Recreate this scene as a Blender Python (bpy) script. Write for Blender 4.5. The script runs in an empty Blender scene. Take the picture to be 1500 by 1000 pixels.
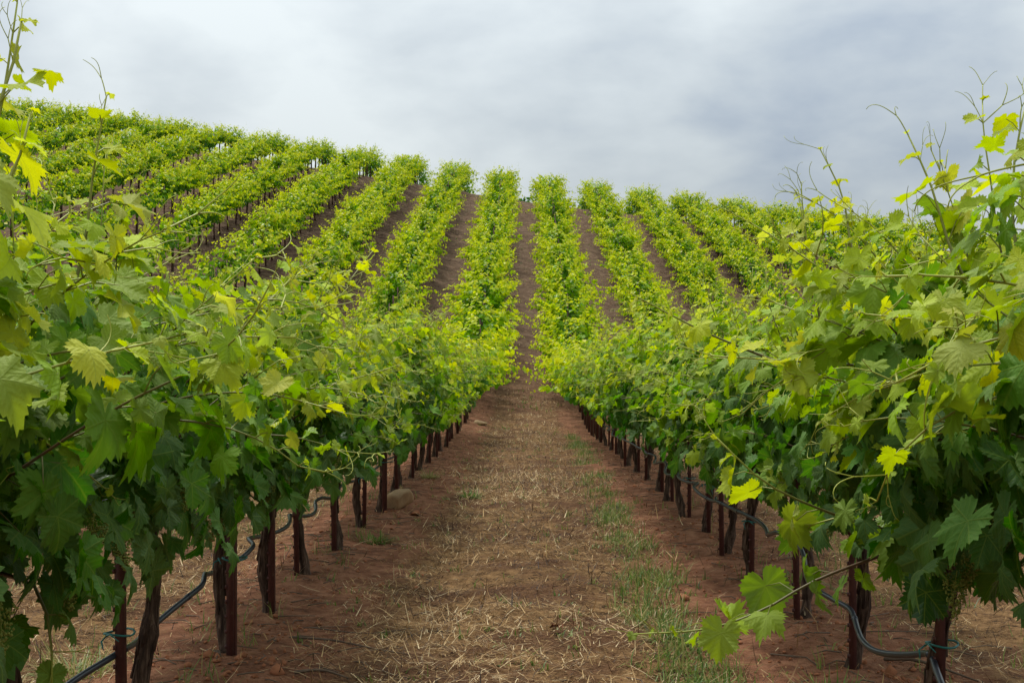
import bpy, math, random
import numpy as np
from mathutils import Vector, Matrix, Quaternion

# ------------------------------------------------------------------ camera, sky, sun, exposure
scene = bpy.context.scene
COL = scene.collection
CAM_H = 1.15
FPX = 2000.0                       # focal length in pixels of a 1500 px wide frame
PITCH = math.atan(45 / FPX)
YAW = math.atan(20 / FPX)
cam_data = bpy.data.cameras.new('camera')
cam_data.sensor_width = 36.0
cam_data.lens = FPX / 1500 * 36.0
cam_data.clip_start = 0.05
cam_data.clip_end = 5000
cam = bpy.data.objects.new('camera', cam_data)
COL.objects.link(cam)
cam.location = (0, 0, CAM_H)
cam.rotation_euler = (math.pi / 2 + PITCH, 0, YAW)
scene.camera = cam

SUN_ELEV = math.radians(64)
SUN_AZ = math.radians(335)         # compass-like, from +Y clockwise: high above the hill
world = bpy.data.worlds.new('World')
scene.world = world
world.use_nodes = True


def nodes_of(tree):
    tree.nodes.clear()
    return tree.nodes, tree.links


def build_world():
    n, l = nodes_of(world.node_tree)
    out = n.new('ShaderNodeOutputWorld')
    bg = n.new('ShaderNodeBackground')
    l.new(bg.outputs[0], out.inputs[0])
    sky = n.new('ShaderNodeTexSky')
    sky.sky_type = 'NISHITA'
    sky.sun_disc = False
    sky.sun_elevation = SUN_ELEV
    sky.sun_rotation = SUN_AZ
    sky.air_density = 1.0
    sky.dust_density = 4.0
    tc = n.new('ShaderNodeTexCoord')
    sep = n.new('ShaderNodeSeparateXYZ')
    l.new(tc.outputs['Generated'], sep.inputs[0])

    def m(op, a, b=None, c=None, clamp=False):
        x = n.new('ShaderNodeMath'); x.operation = op; x.use_clamp = clamp
        for i, v in enumerate((a, b, c)):
            if v is None: continue
            if isinstance(v, (int, float)): x.inputs[i].default_value = v
            else: l.new(v, x.inputs[i])
        return x.outputs[0]
    z = m('MAXIMUM', sep.outputs[2], 0.0)
    comb = n.new('ShaderNodeCombineXYZ')
    l.new(sep.outputs[0], comb.inputs[0]); l.new(sep.outputs[1], comb.inputs[1])
    l.new(m('MULTIPLY', sep.outputs[2], 2.1), comb.inputs[2])

    def noise(scale, detail, rough, dist, off):
        mp = n.new('ShaderNodeMapping'); mp.inputs['Location'].default_value = off
        l.new(comb.outputs[0], mp.inputs[0])
        t = n.new('ShaderNodeTexNoise'); t.noise_dimensions = '3D'
        t.inputs['Scale'].default_value = scale; t.inputs['Detail'].default_value = detail
        t.inputs['Roughness'].default_value = rough; t.inputs['Distortion'].default_value = dist
        l.new(mp.outputs[0], t.inputs['Vector'])
        return t.outputs['Fac']
    big = noise(2.6, 2.0, 0.5, 0.15, (7.92, 0.78, 5.45))
    fine = noise(7.5, 5.0, 0.5, 0.12, (6.05, 4.55, 1.6))
    v = m('ADD', m('MULTIPLY', big, 0.58), m('MULTIPLY', fine, 0.42))
    ramp = n.new('ShaderNodeValToRGB')
    e = ramp.color_ramp.elements
    e[0].position = 0.36; e[0].color = (0.190, 0.224, 0.266, 1)
    e[1].position = 0.60; e[1].color = (0.385, 0.415, 0.420, 1)
    k = e.new(0.46); k.color = (0.280, 0.310, 0.328, 1)
    l.new(v, ramp.inputs[0])
    # standard overcast sky: the cloud deck brightens evenly from horizon to zenith
    grad = m('DIVIDE', m('ADD', m('MULTIPLY', z, 2.0), 1.0), 1.40)
    mul = n.new('ShaderNodeVectorMath'); mul.operation = 'SCALE'
    l.new(ramp.outputs[0], mul.inputs[0]); l.new(grad, mul.inputs['Scale'])
    nis = n.new('ShaderNodeVectorMath'); nis.operation = 'SCALE'
    l.new(sky.outputs[0], nis.inputs[0]); nis.inputs['Scale'].default_value = 0.10
    mix = n.new('ShaderNodeMixRGB'); mix.inputs[0].default_value = 0.90
    l.new(nis.outputs[0], mix.inputs[1]); l.new(mul.outputs[0], mix.inputs[2])
    l.new(mix.outputs[0], bg.inputs[0])
    bg.inputs[1].default_value = 1.0


build_world()
sun_d = bpy.data.lights.new('sun', 'SUN')
sun_d.energy = 1.5
sun_d.angle = math.radians(12)
sun_d.color = (1.0, 0.975, 0.93)
sun = bpy.data.objects.new('sun', sun_d)
COL.objects.link(sun)
sd = Vector((math.sin(SUN_AZ) * math.cos(SUN_ELEV), math.cos(SUN_AZ) * math.cos(SUN_ELEV), math.sin(SUN_ELEV)))
sun.rotation_euler = sd.to_track_quat('Z', 'Y').to_euler()
sun.location = (0, 0, 60)

scene.view_settings.view_transform = 'Standard'
scene.view_settings.look = 'None'
scene.view_settings.exposure = 1.05
scene.view_settings.gamma = 1.0
scene.view_settings.use_curve_mapping = False
scene.cycles.max_bounces = 5
scene.cycles.diffuse_bounces = 3
scene.cycles.glossy_bounces = 2
scene.cycles.transmission_bounces = 4
scene.cycles.transparent_max_bounces = 4
scene.cycles.use_denoising = True

# ------------------------------------------------------------------ helpers
ROW = 2.44
XL, XR = -1.20, 1.24
STEP = 1.15


def vnoise(x, y, seed=0):
    """smooth value noise in -1..1"""
    x = np.asarray(x, float); y = np.asarray(y, float)
    xi = np.floor(x).astype(np.int64); yi = np.floor(y).astype(np.int64)
    xf = x - xi; yf = y - yi
    u = xf * xf * (3 - 2 * xf); v = yf * yf * (3 - 2 * yf)

    def h(a, b):
        k = (a * 374761393 + b * 668265263 + seed * 144269504) & 0xFFFFFFFF
        k = ((k ^ (k >> 13)) * 1274126177) & 0xFFFFFFFF
        k = k ^ (k >> 16)
        return (k & 0xFFFF) / 32767.5 - 1.0
    return (h(xi, yi) * (1 - u) + h(xi + 1, yi) * u) * (1 - v) + (h(xi, yi + 1) * (1 - u) + h(xi + 1, yi + 1) * u) * v


def sstep(a, b, x):
    t = np.clip((np.asarray(x, float) - a) / (b - a), 0, 1)
    return t * t * (3 - 2 * t)


_py = np.linspace(-50, 700, 7501)
_slope = 0.259 * sstep(24, 40, _py) - 0.424 * sstep(68, 79, _py) + 0.165 * sstep(105, 150, _py)
_ph = np.concatenate([[0], np.cumsum((_slope[1:] + _slope[:-1]) / 2 * np.diff(_py))])


def H(x, y):
    """large-scale ground height"""
    x = np.asarray(x, float); y = np.asarray(y, float)
    xx = 60 * np.tanh(x / 60)
    cross = -xx * (0.142 - 0.016 * np.tanh(xx / 6)) * sstep(16, 40, y)
    return np.interp(y, _py, _ph) + cross


def row_dist(x):
    return np.abs((np.asarray(x, float) - XL + ROW / 2) % ROW - ROW / 2)


def Hd(x, y):
    """ground height with clods, berm and tramping"""
    d = row_dist(x)
    berm = 0.035 * np.exp(-(d / 0.28) ** 2) - 0.02 * np.exp(-((d - 0.75) / 0.22) ** 2)
    rough = 0.05 * sstep(26, 40, y) * (vnoise(x * 1.1, y * 1.1, 41) + 0.5 * vnoise(x * 2.7, y * 2.0, 42)) + 0.016 * vnoise(x * 2.3, y * 2.3, 1) + 0.010 * vnoise(x * 6, y * 6, 2) + 0.009 * vnoise(x * 13, y * 13, 3)
    cl = vnoise(x * 5, y * 5, 7)
    clod = 0.030 * np.clip(cl - 0.45, 0, 1) * np.exp(-(d / 0.5) ** 2)
    return H(x, y) + berm + rough + clod


def tag(o, label=None, cat=None, group=None, kind=None):
    if label: o['label'] = label
    if cat: o['category'] = cat
    if group: o['group'] = group
    if kind: o['kind'] = kind
    return o


def empty(name, loc):
    o = bpy.data.objects.new(name, None)
    o.empty_display_size = 0.1
    o.location = loc
    COL.objects.link(o)
    return o


def link(name, me, parent=None, loc=None):
    o = bpy.data.objects.new(name, me)
    COL.objects.link(o)
    if parent: o.parent = parent
    if loc is not None: o.location = loc
    return o


def mesh_np(name, V, F, mats, attrs=None, uv=None, smooth=True, mat_idx=None):
    """V (n,3), F (m,3 or 4) int; attrs: dict name -> per-vertex float; uv: per-vertex (n,2)"""
    V = np.asarray(V, np.float32); F = np.asarray(F, np.int32)
    me = bpy.data.meshes.new(name)
    me.vertices.add(len(V)); me.vertices.foreach_set('co', V.ravel())
    k = F.shape[1]
    me.loops.add(F.size); me.loops.foreach_set('vertex_index', F.ravel())
    me.polygons.add(len(F)); me.polygons.foreach_set('loop_start', np.arange(0, F.size, k, dtype=np.int32))
    if smooth: me.polygons.foreach_set('use_smooth', np.ones(len(F), bool))
    if uv is not None:
        lay = me.uv_layers.new(name='UVMap')
        lay.data.foreach_set('uv', np.asarray(uv, np.float32)[F.ravel()].ravel())
    for a, v in (attrs or {}).items():
        at = me.attributes.new(a, 'FLOAT', 'POINT'); at.data.foreach_set('value', np.asarray(v, np.float32))
    for m_ in (mats if isinstance(mats, (list, tuple)) else [mats]):
        me.materials.append(m_)
    if mat_idx is not None: me.polygons.foreach_set('material_index', np.asarray(mat_idx, np.int32))
    me.update(calc_edges=True)
    me.validate()
    return me


class MB:
    """collects tubes and boxes as quads"""
    def __init__(s): s.V = []; s.F = []; s.A = []; s.n = 0

    def add(s, V, F, A=None):
        V = np.asarray(V, float); F = np.asarray(F, int)
        s.V.append(V); s.F.append(F + s.n); s.A.append(np.zeros(len(V)) if A is None else np.broadcast_to(A, (len(V),)))
        s.n += len(V)

    def tube(s, P, R, k=6, A=None, wob=0.0, rng=None, twist=0.0, cap=True):
        P = np.asarray(P, float); n = len(P)
        R = np.broadcast_to(R, (n,)).astype(float)
        T = np.gradient(P, axis=0); T /= np.linalg.norm(T, axis=1)[:, None] + 1e-9
        ref = np.array([0.0, 0, 1]) if abs(T[0][2]) < 0.8 else np.array([1.0, 0, 0])
        U = np.cross(T, ref); U /= np.linalg.norm(U, axis=1)[:, None] + 1e-9
        W = np.cross(T, U)
        ang = np.linspace(0, 2 * math.pi, k, endpoint=False)[None, :] + (np.arange(n) * twist)[:, None]
        rr = R[:, None] * np.ones((1, k))
        if wob and rng is not None: rr = rr * (1 + wob * rng.standard_normal((n, k)))
        V = P[:, None, :] + rr[..., None] * (np.cos(ang)[..., None] * U[:, None, :] + np.sin(ang)[..., None] * W[:, None, :])
        i = np.arange(n - 1)[:, None] * k; j = np.arange(k)[None, :]; j2 = (j + 1) % k
        F = np.stack([i + j, i + j2, i + k + j2, i + k + j], -1).reshape(-1, 4)
        V = V.reshape(-1, 3)
        a = None if A is None else np.repeat(np.broadcast_to(A, (n,)), k)
        if cap:
            V = np.vstack([V, P[:1] - T[:1] * R[0] * 0.3, P[-1:] + T[-1:] * R[-1] * 0.3])
            b, t = n * k, n * k + 1
            jj = np.arange(k); e = (n - 1) * k
            F = np.vstack([F, np.stack([(jj + 1) % k, jj, np.full(k, b), np.full(k, b)], 1),
                           np.stack([e + jj, e + (jj + 1) % k, np.full(k, t), np.full(k, t)], 1)])
            if a is not None: a = np.concatenate([a, a[:1], a[-1:]])
        s.add(V, F, a)

    def box(s, c, h, A=None):
        c = np.asarray(c, float); h = np.asarray(h, float)
        v = np.array([[x, y, z] for x in (-1, 1) for y in (-1, 1) for z in (-1, 1)], float) * h + c
        s.add(v, [[0, 1, 3, 2], [4, 6, 7, 5], [0, 4, 5, 1], [2, 3, 7, 6], [0, 2, 6, 4], [1, 5, 7, 3]], A)

    def mesh(s, name, mats, smooth=True):
        V = np.vstack(s.V); F = np.vstack(s.F); A = np.concatenate(s.A)
        tri = F[:, 2] == F[:, 3]
        T = np.vstack([F[~tri][:, [0, 1, 2]], F[~tri][:, [0, 2, 3]], F[tri][:, :3]])
        return mesh_np(name, V, T, mats, {'age': A}, smooth=smooth)


# ------------------------------------------------------------------ materials
def new_mat(name):
    m = bpy.data.materials.new(name); m.use_nodes = True
    n, l = nodes_of(m.node_tree)
    return m, n, l


class NT:
    def __init__(s, n, l): s.n = n; s.l = l

    def put(s, sock, v):
        if isinstance(v, (int, float)): sock.default_value = v
        elif isinstance(v, tuple): sock.default_value = v if len(v) == len(sock.default_value) else v + (1.0,)
        else: s.l.new(v, sock)

    def m(s, op, a, b=None, c=None, clamp=False):
        x = s.n.new('ShaderNodeMath'); x.operation = op; x.use_clamp = clamp
        for i, v in enumerate((a, b, c)):
            if v is not None: s.put(x.inputs[i], v)
        return x.outputs[0]

    def mixc(s, f, a, b, mode='MIX'):
        x = s.n.new('ShaderNodeMixRGB'); x.blend_type = mode
        s.put(x.inputs[0], f); s.put(x.inputs[1], a); s.put(x.inputs[2], b)
        return x.outputs[0]

    def noise(s, vec, scale, detail=3, rough=0.55, dist=0.0):
        t = s.n.new('ShaderNodeTexNoise')
        if vec is not None: s.l.new(vec, t.inputs['Vector'])
        t.inputs['Scale'].default_value = scale; t.inputs['Detail'].default_value = detail
        t.inputs['Roughness'].default_value = rough; t.inputs['Distortion'].default_value = dist
        return t.outputs['Fac']

    def ramp(s, f, stops):
        r = s.n.new('ShaderNodeValToRGB'); e = r.color_ramp.elements
        e[0].position, e[0].color = stops[0][0], tuple(stops[0][1]) + (1,)
        e[1].position, e[1].color = stops[-1][0], tuple(stops[-1][1]) + (1,)
        for p, c in stops[1:-1]:
            k = e.new(p); k.color = tuple(c) + (1,)
        s.put(r.inputs[0], f)
        return r.outputs[0]

    def sstep(s, a, b, v):
        x = s.n.new('ShaderNodeMapRange'); x.interpolation_type = 'SMOOTHSTEP'
        s.put(x.inputs[0], v); x.inputs[1].default_value = a; x.inputs[2].default_value = b
        return x.outputs[0]

    def bump(s, h, strength, dist):
        b = s.n.new('ShaderNodeBump'); b.inputs['Strength'].default_value = strength
        b.inputs['Distance'].default_value = dist; s.put(b.inputs['Height'], h)
        return b.outputs[0]

    def attr(s, name):
        a = s.n.new('ShaderNodeAttribute'); a.attribute_name = name
        return a.outputs['Fac']

    def obj(s): return s.n.new('ShaderNodeTexCoord').outputs['Object']

    def geo(s): return s.n.new('ShaderNodeNewGeometry')

    def mapped(s, vec, scale):
        mp = s.n.new('ShaderNodeMapping'); mp.inputs['Scale'].default_value = scale
        s.l.new(vec, mp.inputs[0]); return mp.outputs[0]

    def principled(s, col, rough=0.6, normal=None, spec=0.4, metal=0.0):
        p = s.n.new('ShaderNodeBsdfPrincipled')
        s.put(p.inputs['Base Color'], col); s.put(p.inputs['Roughness'], rough)
        p.inputs['Specular IOR Level'].default_value = spec; p.inputs['Metallic'].default_value = metal
        if normal is not None: s.l.new(normal, p.inputs['Normal'])
        return p.outputs[0]

    def out(s, sh):
        o = s.n.new('ShaderNodeOutputMaterial'); s.l.new(sh, o.inputs[0])


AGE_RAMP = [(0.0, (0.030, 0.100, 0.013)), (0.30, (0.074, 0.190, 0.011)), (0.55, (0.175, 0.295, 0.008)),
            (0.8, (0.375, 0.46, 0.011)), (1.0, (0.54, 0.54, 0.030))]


def leaf_material(name, source, veins, var=1.0, spec=0.32):
    m, n, l = new_mat(name); t = NT(n, l)
    if source == 'object':
        oi = n.new('ShaderNodeObjectInfo')
        age = n.new('ShaderNodeSeparateColor'); l.new(oi.outputs['Color'], age.inputs[0]); age = age.outputs[0]
        rnd = oi.outputs['Random']
    else:
        age = t.attr('age'); rnd = t.attr('rnd')
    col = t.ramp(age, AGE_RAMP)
    hs = n.new('ShaderNodeHueSaturation')
    l.new(col, hs.inputs['Color'])
    l.new(t.m('ADD', t.m('MULTIPLY', rnd, 0.028), 0.490), hs.inputs['Hue'])
    l.new(t.m('ADD', t.m('MULTIPLY', t.m('FRACT', t.m('MULTIPLY', rnd, 7.31)), 0.55 * var), 0.74 + 0.30 * (1 - var)), hs.inputs['Value'])
    l.new(t.m('ADD', t.m('MULTIPLY', t.m('FRACT', t.m('MULTIPLY', rnd, 3.77)), 0.25 * var), 0.92 + 0.12 * (1 - var)), hs.inputs['Saturation'])
    col = hs.outputs[0]
    normal = None
    if veins:
        uv = n.new('ShaderNodeTexCoord').outputs['UV']
        sep = n.new('ShaderNodeSeparateXYZ'); l.new(uv, sep.inputs[0])
        ax = t.m('ABSOLUTE', sep.outputs[0]); y = sep.outputs[1]
        th = t.m('ARCTAN2', ax, y); r = t.m('SQRT', t.m('ADD', t.m('MULTIPLY', ax, ax), t.m('MULTIPLY', y, y)))
        a1 = t.m('MULTIPLY', t.m('GREATER_THAN', th, 0.45), 0.92)
        a2 = t.m('MULTIPLY', t.m('GREATER_THAN', th, 1.40), 0.98)
        d = t.m('SUBTRACT', th, t.m('ADD', a1, a2))
        u = t.m('MULTIPLY', r, t.m('COSINE', d)); v = t.m('MULTIPLY', r, t.m('ABSOLUTE', t.m('SINE', d)))
        main = t.m('SUBTRACT', 1.0, t.sstep(0.004, 0.016, v))
        s2 = t.m('FRACT', t.m('MULTIPLY', t.m('SUBTRACT', u, t.m('MULTIPLY', v, 0.95)), 9.0))
        s2 = t.m('ABSOLUTE', t.m('SUBTRACT', s2, 0.5))
        sec = t.m('SUBTRACT', 1.0, t.sstep(0.02, 0.09, s2))
        vein = t.m('MAXIMUM', main, t.m('MULTIPLY', sec, 0.5))
        blister = t.noise(uv, 22.0, 2, 0.5)
        h = t.m('ADD', t.m('MULTIPLY', s2, 0.9), t.m('MULTIPLY', blister, 0.9))
        h = t.m('SUBTRACT', h, t.m('MULTIPLY', main, 0.7))
        normal = t.bump(h, 0.35, 0.005)
        vc = t.mixc(0.55, col, (0.30, 0.38, 0.05))
        col = t.mixc(t.m('MULTIPLY', vein, 0.55), col, vc)
        spot = t.noise(uv, 5.0, 4, 0.6)
        col = t.mixc(t.m('MULTIPLY', t.sstep(0.52, 0.8, spot), 0.25), col, (0.20, 0.25, 0.03))
        rust = t.m('MULTIPLY', t.sstep(0.66, 0.72, t.noise(uv, 11.0, 3, 0.6)), t.sstep(0.25, 0.5, t.m('SQRT', t.m('ADD', t.m('MULTIPLY', ax, ax), t.m('MULTIPLY', y, y)))))
        col = t.mixc(t.m('MULTIPLY', rust, 0.7), col, (0.14, 0.075, 0.02))
    back = t.geo().outputs['Backfacing']
    under = t.mixc(0.30, col, (0.18, 0.27, 0.06))
    fcol = t.mixc(back, col, under)
    rough = t.m('ADD', 0.38, t.m('MULTIPLY', back, 0.3))
    p = t.principled(fcol, rough, normal, spec)
    tr = n.new('ShaderNodeBsdfTranslucent')
    tcol = t.mixc(1.0, col, (1.28, 1.34, 0.45), 'MULTIPLY')
    l.new(tcol, tr.inputs[0])
    mix = n.new('ShaderNodeMixShader'); mix.inputs[0].default_value = 0.40
    l.new(p, mix.inputs[1]); l.new(tr.outputs[0], mix.inputs[2])
    t.out(mix.outputs[0])
    return m


def shoot_material():
    m, n, l = new_mat('shoot'); t = NT(n, l)
    a = t.attr('age')
    col = t.ramp(a, [(0.0, (0.075, 0.034, 0.018)), (0.35, (0.13, 0.065, 0.028)), (0.6, (0.15, 0.15, 0.03)), (1.0, (0.38, 0.42, 0.035))])
    nz = t.noise(t.obj(), 60, 3)
    col = t.mixc(0.15, col, t.mixc(nz, (0.03, 0.02, 0.01), (0.3, 0.25, 0.1)))
    t.out(t.principled(col, 0.5, t.bump(nz, 0.3, 0.002)))
    return m


def simple_material(name, col, rough, spec=0.4, noise_scale=30, var=0.4, bump=0.0, bdist=0.002, stretch=None):
    m, n, l = new_mat(name); t = NT(n, l)
    o = t.obj()
    if stretch: o = t.mapped(o, stretch)
    nz = t.noise(o, noise_scale, 5, 0.6)
    dark = tuple(c * (1 - var) for c in col); lite = tuple(min(1, c * (1 + var)) for c in col)
    c = t.mixc(nz, dark, lite)
    t.out(t.principled(c, rough, t.bump(nz, bump, bdist) if bump else None, spec))
    return m


def bark_material():
    m, n, l = new_mat('bark'); t = NT(n, l)
    o = t.obj()
    fib = t.noise(t.mapped(o, (70, 70, 7)), 1.0, 5, 0.65, 0.4)
    lump = t.noise(o, 16, 3)
    col = t.ramp(fib, [(0.32, (0.018, 0.012, 0.009)), (0.5, (0.085, 0.052, 0.034)), (0.7, (0.24, 0.165, 0.115))])
    col = t.mixc(t.m('MULTIPLY', lump, 0.4), col, (0.06, 0.03, 0.02))
    h = t.m('ADD', fib, t.m('MULTIPLY', lump, 0.6))
    t.out(t.principled(col, 0.9, t.bump(h, 1.0, 0.012), 0.2))
    return m


def stake_material():
    m, n, l = new_mat('stake_paint'); t = NT(n, l)
    o = t.obj()
    a = t.noise(t.mapped(o, (30, 30, 6)), 1.0, 5, 0.65)
    b = t.noise(o, 45, 4, 0.6)
    col = t.ramp(a, [(0.3, (0.030, 0.009, 0.007)), (0.5, (0.070, 0.018, 0.012)), (0.7, (0.115, 0.038, 0.024))])
    col = t.mixc(t.sstep(0.55, 0.75, b), col, (0.10, 0.05, 0.03))
    t.out(t.principled(col, 0.62, t.bump(b, 0.3, 0.002), 0.4))
    return m


def ground_material():
    m, n, l = new_mat('soil'); t = NT(n, l)
    pos = t.geo().outputs['Position']
    sep = n.new('ShaderNodeSeparateXYZ'); l.new(pos, sep.inputs[0])
    x, y = sep.outputs[0], sep.outputs[1]
    n1 = t.noise(pos, 1.3, 4, 0.6)
    n2 = t.noise(pos, 9.0, 5, 0.65)
    n3 = t.noise(pos, 55.0, 4, 0.7)
    d = t.m('ABSOLUTE', t.m('SUBTRACT', t.m('MODULO', t.m('ADD', x, -XL + ROW * 40.5), ROW), ROW / 2))
    d = t.m('ADD', d, t.m('MULTIPLY', t.m('SUBTRACT', n1, 0.5), 0.55))
    d = t.m('ADD', d, t.m('MULTIPLY', t.m('SUBTRACT', n2, 0.5), 0.25))
    alley = t.sstep(0.36, 0.62, d)
    soil = t.ramp(n2, [(0.32, (0.070, 0.026, 0.013)), (0.48, (0.235, 0.095, 0.048)), (0.68, (0.42, 0.205, 0.112))])
    soil = t.mixc(t.m('MULTIPLY', n3, 0.6), soil, t.mixc(n3, (0.12, 0.05, 0.025), (0.42, 0.20, 0.11)))
    thatch = t.ramp(n2, [(0.36, (0.016, 0.008, 0.003)), (0.48, (0.115, 0.058, 0.023)), (0.66, (0.36, 0.21, 0.090))])
    thatch = t.mixc(t.sstep(0.42, 0.62, n3), thatch, (0.27, 0.152, 0.064))
    thatch = t.mixc(t.m('MULTIPLY', t.sstep(0.45, 0.6, n1), 0.75), thatch, t.mixc(n3, (0.05, 0.022, 0.011), (0.17, 0.078, 0.04)))
    col = t.mixc(t.m('MULTIPLY', alley, t.m('SUBTRACT', 1.0, t.m('MULTIPLY', t.sstep(26.0, 40.0, y), 0.75))), soil, thatch)
    n4 = t.noise(pos, 3.2, 6, 0.7)
    hill = t.ramp(n4, [(0.32, (0.050, 0.027, 0.018)), (0.5, (0.125, 0.070, 0.045)), (0.68, (0.27, 0.18, 0.115))])
    hill = t.mixc(t.m('MULTIPLY', t.sstep(0.5, 0.68, n2), 0.6), hill, (0.30, 0.21, 0.13))
    hill = t.mixc(t.m('MULTIPLY', t.sstep(0.58, 0.66, t.noise(pos, 1.9, 5, 0.7)), 0.5), hill, (0.075, 0.10, 0.03))
    hill = t.mixc(t.m('MULTIPLY', alley, 0.35), hill, (0.14, 0.092, 0.055))
    col = t.mixc(t.sstep(26.0, 42.0, y), col, hill)
    h = t.m('ADD', t.m('MULTIPLY', n3, 0.5), n2)
    t.out(t.principled(col, 0.95, t.bump(t.m('ADD', h, t.m('MULTIPLY', t.noise(pos, 24.0, 5, 0.7), 0.8)), 1.0, 0.045), 0.1))
    return m


def blade_material(name, ramp, rough=0.7, trans=0.25):
    m, n, l = new_mat(name); t = NT(n, l)
    col = t.ramp(t.attr('rnd'), ramp)
    p = t.principled(col, rough, None, 0.3)
    tr = n.new('ShaderNodeBsdfTranslucent'); l.new(col, tr.inputs[0])
    mix = n.new('ShaderNodeMixShader'); mix.inputs[0].default_value = trans
    l.new(p, mix.inputs[1]); l.new(tr.outputs[0], mix.inputs[2]); t.out(mix.outputs[0])
    return m


M_LEAF = leaf_material('vine_leaf', 'object', True)
M_LEAFJ = leaf_material('vine_leaf_mass', 'mesh', True)
M_LEAFF = leaf_material('vine_leaf_far', 'mesh', False, 0.45, 0.12)
M_SHOOT = shoot_material()
M_BARK = bark_material()
M_STAKE = stake_material()
M_SOIL = ground_material()
M_STRAW = blade_material('straw', [(0.0, (0.018, 0.008, 0.003)), (0.3, (0.10, 0.047, 0.016)), (0.55, (0.32, 0.18, 0.064)), (0.8, (0.55, 0.36, 0.15)), (1.0, (0.72, 0.56, 0.32))])
M_GRASS = blade_material('grass', [(0.0, (0.05, 0.11, 0.018)), (0.5, (0.13, 0.22, 0.03)), (0.75, (0.24, 0.28, 0.06)), (1.0, (0.42, 0.34, 0.14))], 0.5, 0.35)
M_HOSE = simple_material('hose_plastic', (0.020, 0.024, 0.034), 0.35, 0.6, 20, 0.35, 0.1)
M_TIE = simple_material('tie_tape', (0.02, 0.16, 0.14), 0.5)
M_ROCK = simple_material('rock', (0.40, 0.26, 0.14), 0.85, 0.2, 7, 0.65, 0.8, 0.02)
M_CLOD = simple_material('clod', (0.30, 0.120, 0.058), 0.95, 0.1, 25, 0.5, 0.8, 0.01)
M_TWIG = simple_material('dead_wood', (0.13, 0.09, 0.06), 0.85, 0.2, 40, 0.5)
M_DEADLEAF = simple_material('dead_leaf', (0.16, 0.06, 0.025), 0.8, 0.2, 30, 0.5)
M_FLOWER = simple_material('flower_bud', (0.24, 0.27, 0.05), 0.6, 0.3, 60, 0.4)
M_WIRE = simple_material('wire', (0.16, 0.16, 0.17), 0.45, 0.5, 30, 0.2)
M_TREE = leaf_material('tree_leaf', 'mesh', False)

# ------------------------------------------------------------------ ground
def spaced(*segs):
    out = []
    for a, b, s in segs:
        out.append(np.linspace(a, b, max(1, int(round((b - a) / s))), endpoint=False))
    return np.concatenate(out + [[segs[-1][1]]])


gx = spaced((-600, -100, 50), (-100, -30, 5), (-30, -6, 1.0), (-6, -3.6, 0.2), (-3.6, 3.6, 0.05), (3.6, 6, 0.2), (6, 30, 1.0), (30, 100, 5), (100, 600, 50))
gy = spaced((-40, 0, 4), (0, 3.6, 0.3), (3.6, 12, 0.05), (12, 22, 0.1), (22, 40, 0.25), (40, 96, 0.5), (96, 160, 5), (160, 700, 30))
X, Y = np.meshgrid(gx, gy)
near_w = (np.abs(X) < 30) & (Y < 96)
Z = np.where(near_w, Hd(X, Y), H(X, Y))
V = np.stack([X, Y, Z], -1).reshape(-1, 3)
nx, ny = len(gx), len(gy)
ii, jj = np.meshgrid(np.arange(ny - 1), np.arange(nx - 1), indexing='ij')
a0 = (ii * nx + jj).ravel()
ground = link('ground', mesh_np('ground', V, np.stack([a0, a0 + 1, a0 + nx + 1, a0 + nx], 1), M_SOIL))
tag(ground, 'red brown vineyard soil and mown straw alley rising to the hilltop', 'ground', kind='structure')

# ------------------------------------------------------------------ leaf shapes
_LOBES = [(0, 0.64), (14, 0.55), (27, 0.44), (40, 0.50), (54, 0.58), (68, 0.49), (82, 0.38), (96, 0.43), (112, 0.47), (130, 0.43), (148, 0.40), (162, 0.34), (172, 0.20), (180, 0.06)]


def leaf_outline(nth, lobe=1.0, teeth=0.05, asym=0.0, seed=0):
    th = np.linspace(-180, 180, nth, endpoint=False) + 180.0 / nth
    a = np.abs(th)
    r = np.interp(a, [p[0] for p in _LOBES], [p[1] for p in _LOBES])
    mean = np.interp(a, [0, 60, 120, 160, 180], [0.56, 0.53, 0.46, 0.38, 0.08])
    r = mean + (r - mean) * lobe
    rg = np.random.default_rng(seed)
    saw = np.where(np.arange(nth) % 2 == 0, 1.0, -0.8) * teeth * (0.6 + 0.8 * rg.random(nth))
    saw = saw * np.clip((176 - a) / 30, 0, 1)
    r = r * (1 + asym * np.sin(np.radians(th))) + saw * r * 1.4
    return np.radians(th), r


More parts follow.
